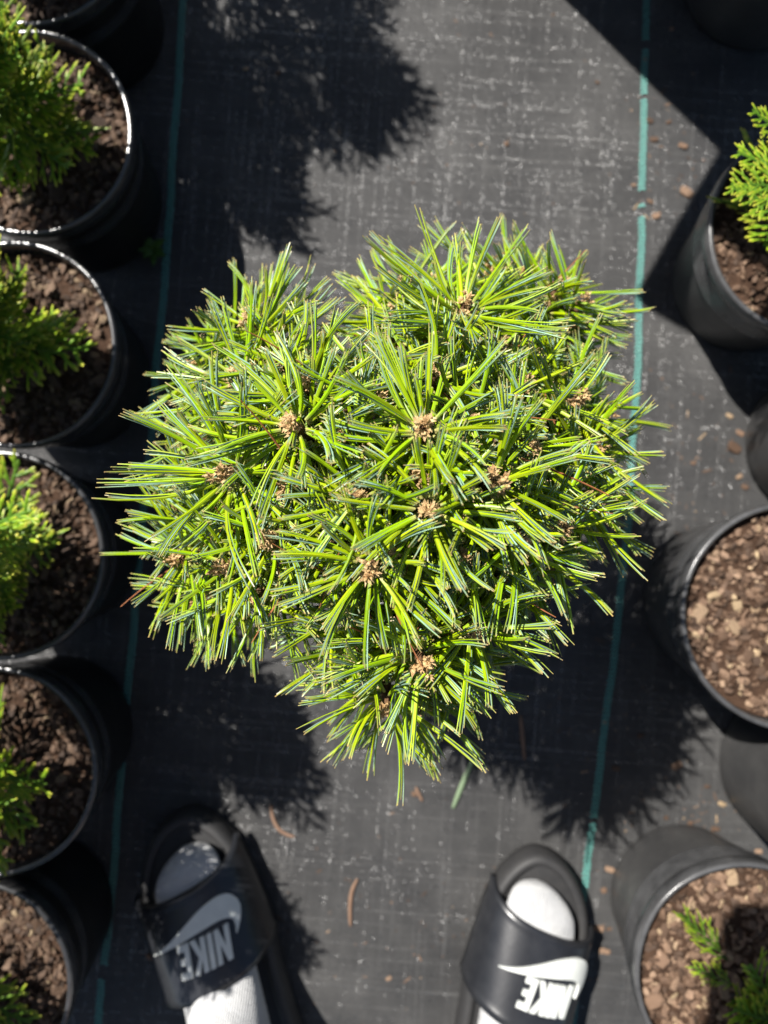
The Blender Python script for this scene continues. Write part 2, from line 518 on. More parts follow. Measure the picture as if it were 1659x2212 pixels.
def mulch_mesh(seed, rad, count):
    r = random.Random(seed)
    V, Fc, A = [], [], []
    for i in range(count):
        vv, ff = CHIP_LO_DATA[r.randrange(len(CHIP_LO_DATA))]
        s = r.choice((0.0018, 0.0024, 0.003, 0.0036, 0.0048))
        e = Matrix.Rotation(r.uniform(0, 6.28), 3, 'Z') @ Matrix.Rotation(r.gauss(0, .45), 3, 'X') @ Matrix.Rotation(r.gauss(0, .45), 3, 'Y')
        rho = rad * math.sqrt(r.random())
        a = r.uniform(0, 6.283)
        o = Vector((rho * math.cos(a), rho * math.sin(a), r.uniform(-0.001, 0.003)))
        b = len(V)
        q = r.random() ** 1.5
        for p in vv:
            V.append(e @ (Vector(p) * s) + o)
            A.append((0, q, 0, 1))
        Fc += [tuple(b + k for k in f) for f in ff]
    return V, Fc, A

def soil_bump(x, y, s):
    return 0.004 * noise.noise((x * 30 + s, y * 30, 3.0)) + 0.002 * noise.noise((x * 90 + s, y * 90, 9.0))

def make_pot(pos, label, group=None, rr=0.0928, rb=0.076, h=POT_H, seed=0, soil_drop=0.012, chips=32, tilt=(0, 0), rz=0.0, shade_tint=False):
    root = empty('plant_pot', pos, rz)
    root.rotation_euler = (tilt[0], tilt[1], rz)
    tag(root, label, 'pot', group)
    prof, inner = pot_mesh(rr, rb, h)
    ph = seed * 1.7
    def dent(V):      # soft plastic is never quite round
        out = []
        for x, y, z in V:
            a = math.atan2(y, x)
            q = 1 + (z / h) * (0.007 * math.sin(2 * a + ph) + 0.004 * math.sin(3 * a + 2 * ph) + 0.002 * math.sin(7 * a + ph))
            out.append((x * q, y * q, z + (0.0012 * math.sin(2 * a + ph * 3) * (z / h))))
        return out
    V, Fc = lathe(prof)
    mesh_obj('pot_wall', dent(V), Fc, M['pot_shade_tint' if shade_tint else 'pot'], root, smooth=True)
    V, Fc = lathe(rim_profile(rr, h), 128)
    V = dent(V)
    mesh_obj('rim', V, Fc, M['rim_shade_tint' if shade_tint else 'rim'], root, smooth=True)
    zs = h - soil_drop
    rs = rr - 0.0058
    V, Fc = [(0, 0, zs + soil_bump(0, 0, seed))], []
    nr, na = 14, 60
    for i in range(1, nr + 1):
        for k in range(na):
            a = 2 * math.pi * k / na
            q = rs * i / nr
            V.append((q * math.cos(a), q * math.sin(a), zs + soil_bump(q * math.cos(a), q * math.sin(a), seed)))
    for k in range(na):
        Fc.append((0, 1 + k, 1 + (k + 1) % na))
    for i in range(nr - 1):
        for k in range(na):
            a = 1 + i * na
            Fc.append((a + k, a + na + k, a + na + (k + 1) % na, a + (k + 1) % na))
    soil = mesh_obj('soil', V, Fc, M['soil'], root, smooth=True)
    V, Fc, A = mulch_mesh(seed + 50, rs - 0.003, 1150)
    V = [v + Vector((0, 0, zs + soil_bump(v.x, v.y, seed))) for v in V]
    o = mesh_obj('bark_mulch', V, Fc, M['mulch_shade_tint' if shade_tint else 'mulch'], soil, attr=A)
    o['kind'] = 'stuff'
    r = random.Random(seed)
    for i in range(chips):
        rho = (rs - 0.009) * math.sqrt(r.random())
        a = r.uniform(0, 6.283)
        s = r.choice((0.004, 0.0048, 0.0056, 0.0066, 0.008))
        x, y = rho * math.cos(a), rho * math.sin(a)
        link_copy((CHIPS_SHADE_TINT if shade_tint else CHIPS)[r.randrange(9)], 'bark_chip', soil, (x, y, zs + soil_bump(x, y, seed) + s * 0.3), (r.gauss(0, .3), r.gauss(0, .3), r.uniform(0, 6.28)), (s, s, s))
    return root

# ------------------------------------------------------------------ conifer shrubs in the pots
def spray_mesh(seed, length=0.075):
    """a flat fan of scale-leaf branchlets, growing along +y"""
    r = random.Random(seed)
    V, Fc, A = [], [], []
    def shoot(p, ang, L, w, lvl, curl):
        n = max(3, int(L / 0.0026))
        pts = []
        a = ang
        q = Vector(p)
        for i in range(n + 1):
            pts.append(q.copy())
            a += curl / n
            q = q + Vector((math.sin(a), math.cos(a), 0.16 * math.sin(i / n * 2.2 + seed) * 0.35)) * (L / n)
        base = len(V)
        rv = r.random()
        for i, p_ in enumerate(pts):
            t = (pts[min(i + 1, n)] - pts[max(i - 1, 0)]).normalized()
            side = Vector((t.y, -t.x, 0)).normalized()
            ww = w * (1.0 if i % 2 else 0.72) * (0.55 if i == n else 1)
            g = (i / n) if lvl == 2 else (0.55 * i / n if lvl == 1 else 0.3 * i / n)
            if lvl == 1: g = 0.25 + 0.75 * (i / n) ** 1.5
            if lvl == 2: g = 0.35 + 0.65 * (i / n)
            for d in (side * ww, Vector((0, 0, ww * 0.5)), -side * ww, Vector((0, 0, -ww * 0.5))):
                V.append(p_ + d); A.append((g, rv, r.random(), 1))
        for i in range(n):
            for k in range(4):
                Fc.append((base + i * 4 + k, base + i * 4 + (k + 1) % 4, base + i * 4 + 4 + (k + 1) % 4, base + i * 4 + 4 + k))
        Fc.append((base + n * 4, base + n * 4 + 1, base + n * 4 + 2, base + n * 4 + 3))
        if lvl < 2:
            m = 11 if lvl == 0 else max(1, int(L / 0.0085))
            for j in range(m):
                t = (j + 0.8) / (m + 0.6)
                s = 1 if j % 2 else -1
                pp = pts[min(n, int(t * n))]
                if lvl == 0:
                    l2 = length * (0.62 - 0.42 * t) * r.uniform(.8, 1.15)
                    shoot(pp, ang + s * r.uniform(.6, .85), l2, w * 0.9, 1, -s * 0.35)
                else:
                    shoot(pp, ang + s * r.uniform(.5, .75), L * 0.42 * (1.1 - t * .6) * r.uniform(.7, 1.2), w * 0.85, 2, -s * 0.3)
    shoot((0, 0, 0), 0, length, 0.0016, 0, r.uniform(-.3, .3))
    me = bpy.data.meshes.new('leaf_spray')
    me.from_pydata([tuple(v) for v in V], [], Fc)
    me.materials.append(M['spray'])
    at = me.attributes.new('vary', 'FLOAT_COLOR', 'POINT')
    at.data.foreach_set('color', np.asarray(A, dtype=np.float32).ravel())
    return me
SPRAYS = [spray_mesh(s, 0.062 + 0.006 * (s % 4)) for s in range(6)]

def make_shrub(pos, label, group, seed, height=0.27, rad=0.095, n=64, z0=0.0, lean=(0, 0)):
    r = random.Random(seed)
    root = empty('conifer_shrub', pos)
    tag(root, label, 'shrub', group)
    top = Vector((lean[0], lean[1], height * 0.85))
    path = [Vector((0, 0, -0.012)), top * 0.25 + Vector((r.uniform(-.004, .004), r.uniform(-.004, .004), 0)), top * 0.6, top]
    V, Fc = tube(catmull(path, 4, closed=False), [0.0042 - 0.0028 * i / 12 for i in range(13)], 7)
    mesh_obj('trunk', V, Fc, M['twig'], root, smooth=True)
    for i in range(n):
        t = (i + 0.5) / n
        t = t ** 0.85
        az = i * 2.39996 + r.uniform(-.4, .4)
        c = top * t
        prof = rad * (0.55 + 0.9 * t) if t < .5 else rad * 1.0 * math.sqrt(max(0.02, 1 - ((t - .5) / .52) ** 2))
        me = SPRAYS[r.randrange(6)]
        sc = r.uniform(.8, 1.2)
        reach = max(0.0, prof - 0.058 * sc)
        el = R(r.uniform(8, 35) + 45 * t)
        out = Vector((math.cos(az), math.sin(az), 0))
        d = out * math.cos(el) + Vector((0, 0, math.sin(el)))
        base = c + out * reach * r.uniform(.4, 1.0) + Vector((0, 0, reach * 0.35 - 0.01))
        base.z = max(base.z, 0.014)
        nz = d.cross(Vector((0, 0, 1))).normalized()
        nrm = nz.cross(d).normalized()
        nrm = (nrm * math.cos(r.gauss(0, .6)) + nz * r.gauss(0, .5)).normalized()
        xa = d.cross(nrm).normalized(); nrm = xa.cross(d)
        mt = Matrix((xa, d, nrm)).transposed()
        o = link_copy(me, 'leaf_spray', root, base, mt.to_euler(), (sc, sc, sc))
    return root

def ground_of_rim(x, y, h=POT_H):
    p = px(x, y, h)
    return Vector((p.x, p.y, 0))

LROW = 'black pots standing rim to rim in the packed row'
lrow = [  # rim centre in photo pixels
    (85, -640), (69, -168), (63, 285), (27, 742), (-4, 1200), (-22, 1668), (-76, 2136)]
shr = dict(height=0.31, rad=0.098, n=135)
for i, (x, y) in enumerate(lrow):
    p = ground_of_rim(x, y)
    g, sg = LROW, 'conifers in the packed pot row'
    nth = ('seventh', 'sixth', 'fifth', 'fourth', 'third', 'second', 'first')[i]
    lab = 'black plastic pot of bark soil, %s in the rim-to-rim row counted from the shaded sandal' % nth
    slab = 'feathery scale-leaved conifer in the %s pot of the packed row from the shaded sandal' % nth
    make_pot(p, lab, g, seed=i, rz=i * 1.3, chips=34, rr=0.0912, soil_drop=0.017, shade_tint=True)
    kw = dict(shr)
    if i == 0: kw = dict(height=0.42, rad=0.145, n=250)
    if i == 1: kw = dict(height=0.24, rad=0.082, n=105)
    if i == 6: kw = dict(height=0.25, rad=0.062, n=80)
    if i in (2, 3): kw = dict(height=0.21, rad=0.066, n=100)
    if i == 5: kw = dict(height=0.32, rad=0.070, n=105)
    make_shrub(Vector((p.x - 0.004, p.y, POT_H - 0.012)), slab, sg, 100 + i, **kw)

def gpx(x, y):
    p = px(x, y); return Vector((p.x, p.y, 0))
RROW = 'black pots standing apart along the far side of the path'
make_pot(gpx(1625, -40), 'black pot standing in the hard-edged shade of the added bench', RROW, seed=21, chips=10)
make_pot(gpx(1597, 612), 'black pot of bark soil standing at the edge of the hard-edged shade', RROW, seed=22, chips=46, rr=0.0945, rb=0.0725, rz=.7)
make_pot(gpx(1762, 960), 'black pot tucked between and behind the two larger soil-filled pots', RROW, seed=23, chips=10)
make_pot(gpx(1556, 1297), 'black pot with brightly sunlit bark soil next to the pine shadow', RROW, seed=24, chips=50, rr=0.098, rb=0.081, rz=2.1)
make_pot(gpx(1716, 1648), 'black pot with a smooth grey wall catching the fringe of the pine shadow', RROW, seed=25, chips=20, rr=0.090, rb=0.080, h=0.142)
make_pot(gpx(1470, 1933), 'black pot beside the sunlit sandal, a square shadow on its bark soil', RROW, seed=26, chips=50, rr=0.0955, rb=0.074, rz=4.0)

def shrub_on(x, y, lab, seed, h=POT_H, off=(0, 0), **kw):
    p = gpx(x, y)
    return make_shrub(Vector((p.x + off[0], p.y + off[1], h - 0.012)), lab, 'conifers in the separate pots', seed, **kw)
shrub_on(1625, -40, 'conifer in the pot standing in the shade of the added bench', 201, **shr)
s2 = shrub_on(1597, 612, 'yellow-tipped conifer in the pot at the edge of the hard shade', 202, off=(-0.016, 0.012), height=0.21, rad=0.072, n=96, lean=(-0.068, 0.004))
shrub_on(1762, 960, 'conifer in the pot tucked behind the two soil-filled pots', 203, height=0.2, rad=0.07, n=44)
shrub_on(1556, 1297, 'small conifer in the pot next to the pine shadow', 204, off=(0.026, -0.003), height=0.10, rad=0.045, n=22)
shrub_on(1716, 1648, 'conifer in the pot with the smooth grey wall', 205, h=0.142, off=(0.02, 0), height=0.2, rad=0.07, n=44)
s5 = shrub_on(1470, 1933, 'conifer with bright drooping sprig in the pot beside the sunlit sandal', 206, off=(0.022, -0.032), height=0.14, rad=0.060, n=42)

def extra_spray(root, p0, p1, which, wide=1.0):
    d = (p1 - p0); L = d.length; d.normalize()
    nrm = Vector((0.1, 0.05, 1)); xa = d.cross(nrm).normalized(); nrm = xa.cross(d)
    sc = L / 0.07
    link_copy(SPRAYS[which], 'leaf_spray', root, p0 - root.location, Matrix((xa, d, nrm)).transposed().to_euler(), (sc * wide, sc, sc))
for k_, (a_, b_) in enumerate((((1700, 455), (1582, 425)), ((1712, 375), (1590, 330)), ((1715, 300), (1606, 245)), ((1720, 410), (1600, 385)))):
    extra_spray(s2, px(*a_, .262), px(*b_, .275), (2, 5, 0, 3)[k_])
extra_spray(s5, px(1572, 2075, .150), px(1466, 1955, .168), 1, .5)
extra_spray(s5, px(1590, 2130, .150), px(1508, 2090, .163), 3, .55)

# ------------------------------------------------------------------ the pine
TR = gpx(924, 1082)
pine_pot = make_pot(TR, 'black pot underneath the dwarf pine, hidden by its needles', None, seed=31, chips=16)
pine = empty('pine_tree', (TR.x, TR.y, 0.0))
tag(pine, 'dwarf pine with bright yellow-green and blue-white needles in radiating tufts', 'pine')
CEN = px(855, 1070, 0.40)

def dome(x, y, drop=0.0):
    h = 0.40
    for _ in range(8):
        p = px(x, y, h)
        rho = math.hypot(p.x - CEN.x, p.y - CEN.y)
        h = 0.452 - 0.088 * (rho / 0.12) ** 2 - drop
        h = max(h, 0.30)
    return px(x, y, h)

hubs = [  # x, y, drop below the dome, needle length, number of bundles
    (926, 1104, 0.0, .046, 46), (916, 918, 0.0, .050, 42), (627, 915, 0.0, .047, 42), (766, 1076, 0.004, .042, 34),
    (797, 1232, 0.002, .046, 42), (486, 1027, 0.0, .054, 50), (380, 1206, 0.0, .049, 48), (541, 690, 0.0, .044, 44),
    (656, 828, 0.006, .043, 34), (1008, 652, 0.0, .049, 50), (1190, 656, 0.0, .048, 50), (912, 1434, 0.0, .046, 46),
    (1022, 1366, 0.004, .042, 38), (834, 1530, 0.0, .050, 46), (1070, 1042, 0.002, .047, 40), (842, 1192, 0.010, .040, 30),
    (906, 1032, 0.010, .038, 28), (622, 1052, 0.012, .042, 32), (574, 1162, 0.010, .042, 34), (482, 1224, 0.008, .043, 36),
    (503, 812, 0.006, .046, 40), (418, 790, 0.010, .046, 38), (752, 942, 0.014, .042, 30), (1128, 832, 0.010, .044, 38),
    (938, 802, 0.016, .046, 34), (1232, 742, 0.012, .042, 36), (1252, 862, 0.006, .045, 42), (1292, 962, 0.008, .045, 44),
    (1284, 1070, 0.010, .045, 44), (1208, 1142, 0.008, .044, 40), (1122, 1168, 0.008, .044, 38), (1150, 962, 0.008, .045, 38),
    (1088, 1262, 0.016, .042, 34), (700, 1180, 0.014, .042, 32), (720, 1340, 0.018, .040, 34), (548, 1288, 0.012, .046, 40),
    (428, 1302, 0.014, .048, 38), (850, 668, 0.018, .044, 40), (800, 800, 0.022, .038, 28),
    (1080, 742, 0.016, .042, 34), (412, 940, 0.014, .044, 38), (392, 1090, 0.012, .043, 38), (762, 1420, 0.016, .040, 34),
    (990, 1480, 0.014, .038, 32), (1000, 1200, 0.012, .042, 32), (1030, 900, 0.014, .042, 32), (820, 860, 0.018, .042, 30),
    (540, 930, 0.014, .042, 32), (1128, 600, 0.012, .042, 34), (940, 606, 0.010, .044, 34), (600, 780, 0.012, .04, 30),
    (1052, 592, 0.008, .044, 34), (1210, 612, 0.010, .044, 36), (1262, 650, 0.012, .042, 34), (868, 620, 0.014, .046, 34), (480, 722, 0.008, .046, 36), (1310, 900, 0.014, .044, 34), (1180, 1230, 0.016, .044, 34), (440, 1150, 0.012, .046, 34), (900, 1540, 0.016, .042, 32),
]
# inner, lower shoots that fill the crown
rf = random.Random(3)
for i in range(24):
    a = rf.uniform(0, 6.283); q = math.sqrt(rf.random())
    x, y = 850 + 420 * q * math.cos(a), 1050 + 400 * q * math.sin(a)
    if math.hypot(x - 700, y - 600) < 150: continue
    hubs.append((x, y, rf.uniform(0.04, 0.07), .042, 20))

def needle(VB, FB, MB_, AB, base, d, out, bend, L, w, seg=6):
    """one needle: rounded green back and two blue-white inner faces"""
    b0 = len(VB)
    q1, q2 = random.random(), random.random()
    for i in range(seg + 1):
        t = i / seg
        p = base + d * (L * t) + bend * (L * t * t)
        tan = (d + bend * (2 * t)).normalized()
        nrm = (out - tan * out.dot(tan)).normalized()
        bi = tan.cross(nrm)
        k = w * (0.78 + 0.34 * math.sin(math.pi * min(t * 1.6, 1))) * (1.06 - .16 * t) * (1.0 if t < .97 else 0.7)
        for v in (p - nrm * (0.55 * k), p + bi * (0.62 * k) + nrm * (0.12 * k), p + nrm * (0.48 * k), p - bi * (0.62 * k) + nrm * (0.12 * k)):
            VB.append(v); AB.append((t, q1, q2, 1))
    for i in range(seg):
        a = b0 + i * 4
        for k in range(4):
            FB.append((a + k, a + (k + 1) % 4, a + 4 + (k + 1) % 4, a + 4 + k))
            MB_.append(1 if k in (0, 3) else 0)
    a = b0 + seg * 4
    FB.append((a, a + 1, a + 2, a + 3)); MB_.append(0)

def rand_perp(d):
    v = Vector((random.gauss(0, 1), random.gauss(0, 1), random.gauss(0, 1)))
    v -= d * v.dot(d)
    return v.normalized()

LOBES = [(541, 690), (640, 870), (1010, 656), (1186, 662), (916, 918), (1270, 960), (926, 1104), (492, 1027), (420, 1215), (797, 1232), (905, 1445), (1110, 1130), (834, 1515), (766, 1076), (1070, 1042), (1022, 1366), (575, 1162), (503, 812), (656, 828), (1250, 862)]
bundles = []      # (score, hub index, V, F, M, A)
branches = []
TOPT = Vector((TR.x, TR.y, 0.30))
off = Vector((TR.x, TR.y, 0))
# trunk
V, Fc = tube([(0, 0, POT_H - 0.02), (0.003, 0.002, 0.18), (-0.002, 0.001, 0.24), (-0.006, 0.002, 0.30), (-0.004, 0.0, 0.345)], [.0085, .0075, .007, .0065, .005], 10)
mesh_obj('trunk', V, Fc, M['twig'], pine, smooth=True)
for hi, (hx, hy, drop, NL, nb) in enumerate(hubs):
    near = min(math.hypot(hx - a, hy - b) for a, b in LOBES)
    drop += 0.014 * min(1, max(0, (near - 70) / 90))       # valleys between the lobes of the crown
    P = dome(hx, hy, drop * 1.05 - (0.002 if drop < .003 else 0))
    rho = math.hypot(P.x - CEN.x, P.y - CEN.y)
    cc = Vector((CEN.x * .6 + TR.x * .4, CEN.y * .6 + TR.y * .4, 0.29))
    ax = (P - cc).normalized()
    ax = (ax * 0.80 + Vector((0, 0, 0.42)) + Vector((rf.gauss(0, .08), rf.gauss(0, .08), 0))).normalized()
    # branch
    st = Vector((TR.x - 0.004, TR.y, max(0.24, min(0.335, P.z - 0.07))))
    mid = P - ax * 0.055
    path = catmull([st, st.lerp(mid, .55) - Vector((0, 0, 0.006)), mid, P - ax * 0.002], 4, closed=False)
    Vb, Fb = tube([p - off for p in path], [0.0040 - 0.0014 * i / (len(path) - 1) for i in range(len(path))], 7)
    br = mesh_obj('branch', Vb, Fb, M['twig'], pine, smooth=True)
    branches.append(br)
    # buds: tight cluster of pointed scaly buds
    Vd, Fd = [], []
    bs = random.uniform(.6, 1.05) * (1.0 if drop < .004 else .8)
    for j in range(int((24 if drop < .02 else 10) * bs)):
        az = j * 2.4 + random.random()
        sp = 0.0 if j == 0 else (0.0010 + 0.0046 * (j / 24)) * (0.5 + .5 * bs)
        pr = rand_perp(ax)
        o = P + pr * sp + ax * random.uniform(-0.005, 0.004)
        bd = (ax + pr * random.uniform(.0, .9)).normalized()
        L = random.uniform(.0026, .0066) * bs; w = random.uniform(.0007, .0016) * bs
        n0 = len(Vd)
        vv, ff = tube([o, o + bd * L * .3, o + bd * L * .65, o + bd * L], [w * .7, w, w * .8, w * .15], 6)
        Vd += [v - off for v in vv]; Fd += [tuple(n0 + k for k in f) for f in ff]
        for s in range(6):      # papery bud scales curling off
            q = rand_perp(bd); a0 = o + bd * L * random.uniform(.1, .6) + q * w
            t1 = (bd * .6 + q).normalized(); sd = t1.cross(q)
            if sd.length < 1e-3: continue
            sd.normalize(); n0 = len(Vd); wl = random.uniform(.0005, .0011); ll = random.uniform(.0012, .0032)
            for v in (a0 - sd * wl, a0 + sd * wl, a0 + t1 * ll, ): Vd.append(v - off)
            Fd.append((n0, n0 + 1, n0 + 2))
    bc = mesh_obj('bud_cluster', Vd, Fd, M['bud'], br)
    # needle bundles
    nb = int(nb * (1.30 if drop < .005 else 1.12))
    for j in range(nb):
        u = (j + random.random()) / nb                     # 0 at the tip of the shoot
        back = 0.003 + 0.030 * u ** 1.3
        az = j * 2.39996 + random.uniform(-.35, .35)
        a1 = ax.cross(Vector((.2, .9, .3))).normalized(); a2 = ax.cross(a1)
        rad = a1 * math.cos(az) + a2 * math.sin(az)
        ang = R(58 + 34 * u ** 0.7 + random.gauss(0, 6))
        d = ax * math.cos(ang) + rad * math.sin(ang)
        L = NL * (0.80 + .26 * min(1, rho / .10)) * random.uniform(.68, 1.12) * (0.90 + .12 * u)
        if random.random() < (0.22 if u < .25 else .04): L *= random.uniform(.38, .6)
        bend = ax * random.uniform(-.08, .24) + ax.cross(rad) * random.gauss(0, .19) + rand_perp(d) * random.uniform(0, .05) - Vector((0, 0, random.uniform(.10, .26) * max(.25, 1.15 - rho / .12)))
        if L < NL * .7: bend += ax * random.uniform(.2, .5)
        base = P - ax * back + rad * (0.0030 + 0.0035 * (1 - u))
        d.normalize()
        VB, FB, MB_, AB = [], [], [], []
        k1 = rand_perp(d); k2 = d.cross(k1)
        spread = random.uniform(.004, .020)
        flare = random.uniform(.008, .050)
        for m in range(5):
            th = 2 * math.pi * m / 5 + random.uniform(-.3, .3)
            o = k1 * math.cos(th) + k2 * math.sin(th)
            needle(VB, FB, MB_, AB, base + o * 0.00042 - off, (d + o * spread * random.uniform(.4, 1.3)).normalized(), o,
                   bend + o * flare * random.uniform(.3, 1.3), L * random.uniform(.90, 1.04), 0.00096 * random.uniform(.85, 1.15))
        tip = base + d * L
        xa, ya = to_px(base); xb, yb = to_px(tip)
        score = math.hypot(xa - xb, ya - yb) * (1.0 if drop < .01 else .6 if drop < .02 else .2)
        bundles.append((score, hi, VB, FB, MB_, AB))
bundles.sort(key=lambda b: -b[0])
for s, hi, VB, FB, MB_, AB in bundles[:300]:
    mesh_obj('needle_bundle', VB, FB, None, branches[hi], mats=[M['needle'], M['glauc']], fmat=MB_, attr=AB)
VB, FB, MB_, AB = [], [], [], []
for s, hi, v, f, m, a in bundles[300:]:
    n0 = len(VB)
    VB += v; AB += a; MB_ += m
    FB += [tuple(n0 + k for k in q) for q in f]
fo = mesh_obj('foliage', VB, FB, None, pine, mats=[M['needle'], M['glauc']], fmat=MB_, attr=AB)
fo['kind'] = 'stuff'
# rusty dead needles caught in the crown
for i in range(46):
    hx, hy, drop, NL, nb = hubs[rf.randrange(len(hubs))]
    P = dome(hx + rf.uniform(-90, 90), hy + rf.uniform(-90, 90), rf.uniform(0.012, .04))
    d = Vector((rf.gauss(0, 1), rf.gauss(0, 1), rf.gauss(0, .5))).normalized()
    VB, FB, MB_, AB = [], [], [], []
    needle(VB, FB, MB_, AB, P - off, d, rand_perp(d), rand_perp(d) * .1, rf.uniform(.025, .045), .0008)
    mesh_obj('dead_needle', VB, FB, M['dead'], pine)

# ------------------------------------------------------------------ sandals
SOLE = [(-5.2, -4), (-5.5, 1), (-5.35, 4.2), (-4.5, 7.4), (-3.0, 9.7), (-1.3, 10.5), (0.9, 10.0), (3.0, 8.2), (4.6, 5.6), (5.4, 2.8), (5.5, -.5), (5.0, -5), (4.4, -9.5), (4.1, -13), (3.7, -16), (2.2, -17.8), (0, -18.3), (-2.2, -17.8), (-3.7, -16), (-4.1, -12), (-4.6, -8)]
def make_slide(org, ang, mirror, label):
    root = empty('slide_sandal', org, ang)
    tag(root, label, 'sandal', 'the pair of sandals on the person')
    if mirror: root.scale = (1.05, 1.05, 1.0)
    sg = -1 if mirror else 1
    out = [Vector((sg * p[0] * .01, p[1] * .01 * (.90 if p[1] > 0 else 1))) for p in SOLE]
    if mirror: out.reverse()
    out = [p for p in catmull([(p.x, p.y, 0) for p in out], 6)]
    n = len(out)
    cx = Vector((sg * -0.003, -0.035, 0))
    def ring(scale_in, z, y_lift=0.0):
        res = []
        for i, p in enumerate(out):
            t = (out[(i + 1) % n] - out[i - 1]).normalized()
            nn = Vector((t.y, -t.x, 0))
            q = p + nn * scale_in
            res.append((q.x, q.y, z))
        return res
    levels = [(0.006, 0.001), (0.002, 0.0), (0.0, 0.003), (-0.0008, 0.015), (0.0004, 0.024), (0.0030, 0.0295), (0.006, 0.0308), (0.009, 0.0305), (0.0115, 0.0285), (0.0125, 0.0262)]
    V, Fc = [], []
    for a, z in levels: V += ring(a, z)
    for i in range(len(levels) - 1):
        for k in range(n):
            Fc.append((i * n + k, i * n + (k + 1) % n, (i + 1) * n + (k + 1) % n, (i + 1) * n + k))
    Fc.append(tuple(range(n))[::-1])
    mesh_obj('sole', V, Fc, M['rubber'], root, smooth=True)
    # footbed with shallow contour grooves
    V, Fc = [], []
    lev = []
    a = 0.0124
    for k in range(7):
        lev += [(a, 0.0262), (a + 0.0022, 0.0264), (a + 0.0026, 0.0254), (a + 0.0030, 0.0254)]
        a += 0.0034
    for a_, z in lev: V += ring(a_, z)
    for i in range(len(lev) - 1):
        for k in range(n):
            Fc.append((i * n + k, i * n + (k + 1) % n, (i + 1) * n + (k + 1) % n, (i + 1) * n + k))
    b = len(V); V.append((cx.x, cx.y, 0.0256))
    for k in range(n): Fc.append(((len(lev) - 1) * n + k, (len(lev) - 1) * n + (k + 1) % n, b))
    mesh_obj('footbed', V, Fc, M['rubber'], root)
    # strap: an arch over the foot
    def front(u): return 0.035 + 0.012 * abs(u) ** 2.2 - 0.009 * u * sg
    def backe(u): return -0.046 - 0.005 * (1 - abs(u) ** 2) - 0.006 * u * sg
    def sp(u, v, o=0.0):
        """u -1..1 across the foot, v -1..1 from heel side to toe side, o offset outwards"""
        y = backe(u) + (front(u) - backe(u)) * (v + 1) / 2
        th = math.pi / 2 * u
        hgt = 0.057 - 0.24 * (y + 0.005)
        w = 0.0585 - 0.05 * max(0, y)
        x = w * math.copysign(abs(math.sin(th)) ** 0.92, u)
        z = 0.012 + hgt * max(math.cos(th), 0) ** 0.74
        e = 1e-3
        if o:
            th1, th0 = th + e, th - e
            f = lambda q: (w * math.copysign(abs(math.sin(q)) ** .92, q), hgt * max(math.cos(q), 0) ** .74)
            ax_, bx_ = f(th1), f(th0)
            tx, tz = ax_[0] - bx_[0], ax_[1] - bx_[1]
            l = math.hypot(tx, tz) or 1
            x += -tz / l * -o * -1 if False else (-tz / l) * o
            z += (tx / l) * o
        return Vector((x, y, z))
    NU, NV = 44, 16
    V, Fc = [], []
    rows = []
    us = [-0.985 + 1.97 * i / NU for i in range(NU + 1)]
    vs = [-1 + 2 * j / NV for j in range(NV + 1)]
    prof = [(v, 0.0) for v in vs] + [(1.0, -0.0015), (1.0, -0.0035)] + [(v, -0.0045) for v in reversed(vs)] + [(-1.0, -0.003), (-1.0, -0.0012)]
    for u in us:
        for v, o in prof:
            bulge = 0.0012 if (abs(v) > .9 and o == 0) else 0.0
            V.append(sp(u, v, o + bulge))
    m = len(prof)
    for i in range(NU):
        for k in range(m):
            Fc.append((i * m + k, (i + 1) * m + k, (i + 1) * m + (k + 1) % m, i * m + (k + 1) % m))
    Fc.append(tuple(range(m))); Fc.append(tuple(range(NU * m, NU * m + m))[::-1])
    strap = mesh_obj('strap', V, Fc, M['strap'], root, smooth=True)
    # raised logo (read from the toe side): local x, y in cm -> strap u, v
    def on_strap(x, y, o):
        lo, hi = -.98, .98
        for _ in range(30):
            mid = (lo + hi) / 2
            v = 0
            if sp(mid, 0).x < x: lo = mid
            else: hi = mid
        u = (lo + hi) / 2
        v = (y - backe(u)) / (front(u) - backe(u)) * 2 - 1
        return sp(u, v, o)
    def raised(name, rows_, o1=0.0026, o0=-0.001):
        """rows_: list of cross rows of logo points; a solid skin mapped on the strap"""
        V, Fc = [], []
        w = len(rows_[0])
        for o in (o1, o0):
            for rw in rows_:
                for (lu, lv) in rw:
                    V.append(on_strap(-lu * .01 + (0 if not mirror else LX), -lv * .01, o))
        h_ = len(rows_); off_ = w * h_
        for i in range(h_ - 1):
            for k in range(w - 1):
                a_ = i * w + k
                Fc.append((a_, a_ + 1, a_ + w + 1, a_ + w))
                Fc.append((off_ + a_, off_ + a_ + w, off_ + a_ + w + 1, off_ + a_ + 1))
        edge = [k for k in range(w)] + [i * w + w - 1 for i in range(1, h_)] + [(h_ - 1) * w + k for k in range(w - 2, -1, -1)] + [i * w for i in range(h_ - 2, 0, -1)]
        for a_, b_ in zip(edge, edge[1:] + edge[:1]):
            Fc.append((a_, off_ + a_, off_ + b_, b_))
        o_ = mesh_obj(name, V, Fc, M['logo'], strap)
        bm = bmesh.new(); bm.from_mesh(o_.data)
        bmesh.ops.recalc_face_normals(bm, faces=bm.faces); bm.to_mesh(o_.data); bm.free()
        return o_
    LX = -0.006
    low = catmull([(-4.15, 1.45, 0), (-4.75, .45, 0), (-5.0, -.7, 0), (-4.55, -1.75, 0), (-3.5, -2.1, 0), (-1.8, -1.75, 0), (.2, -.85, 0), (2, 0, 0), (3.6, .62, 0)], 6, closed=False)
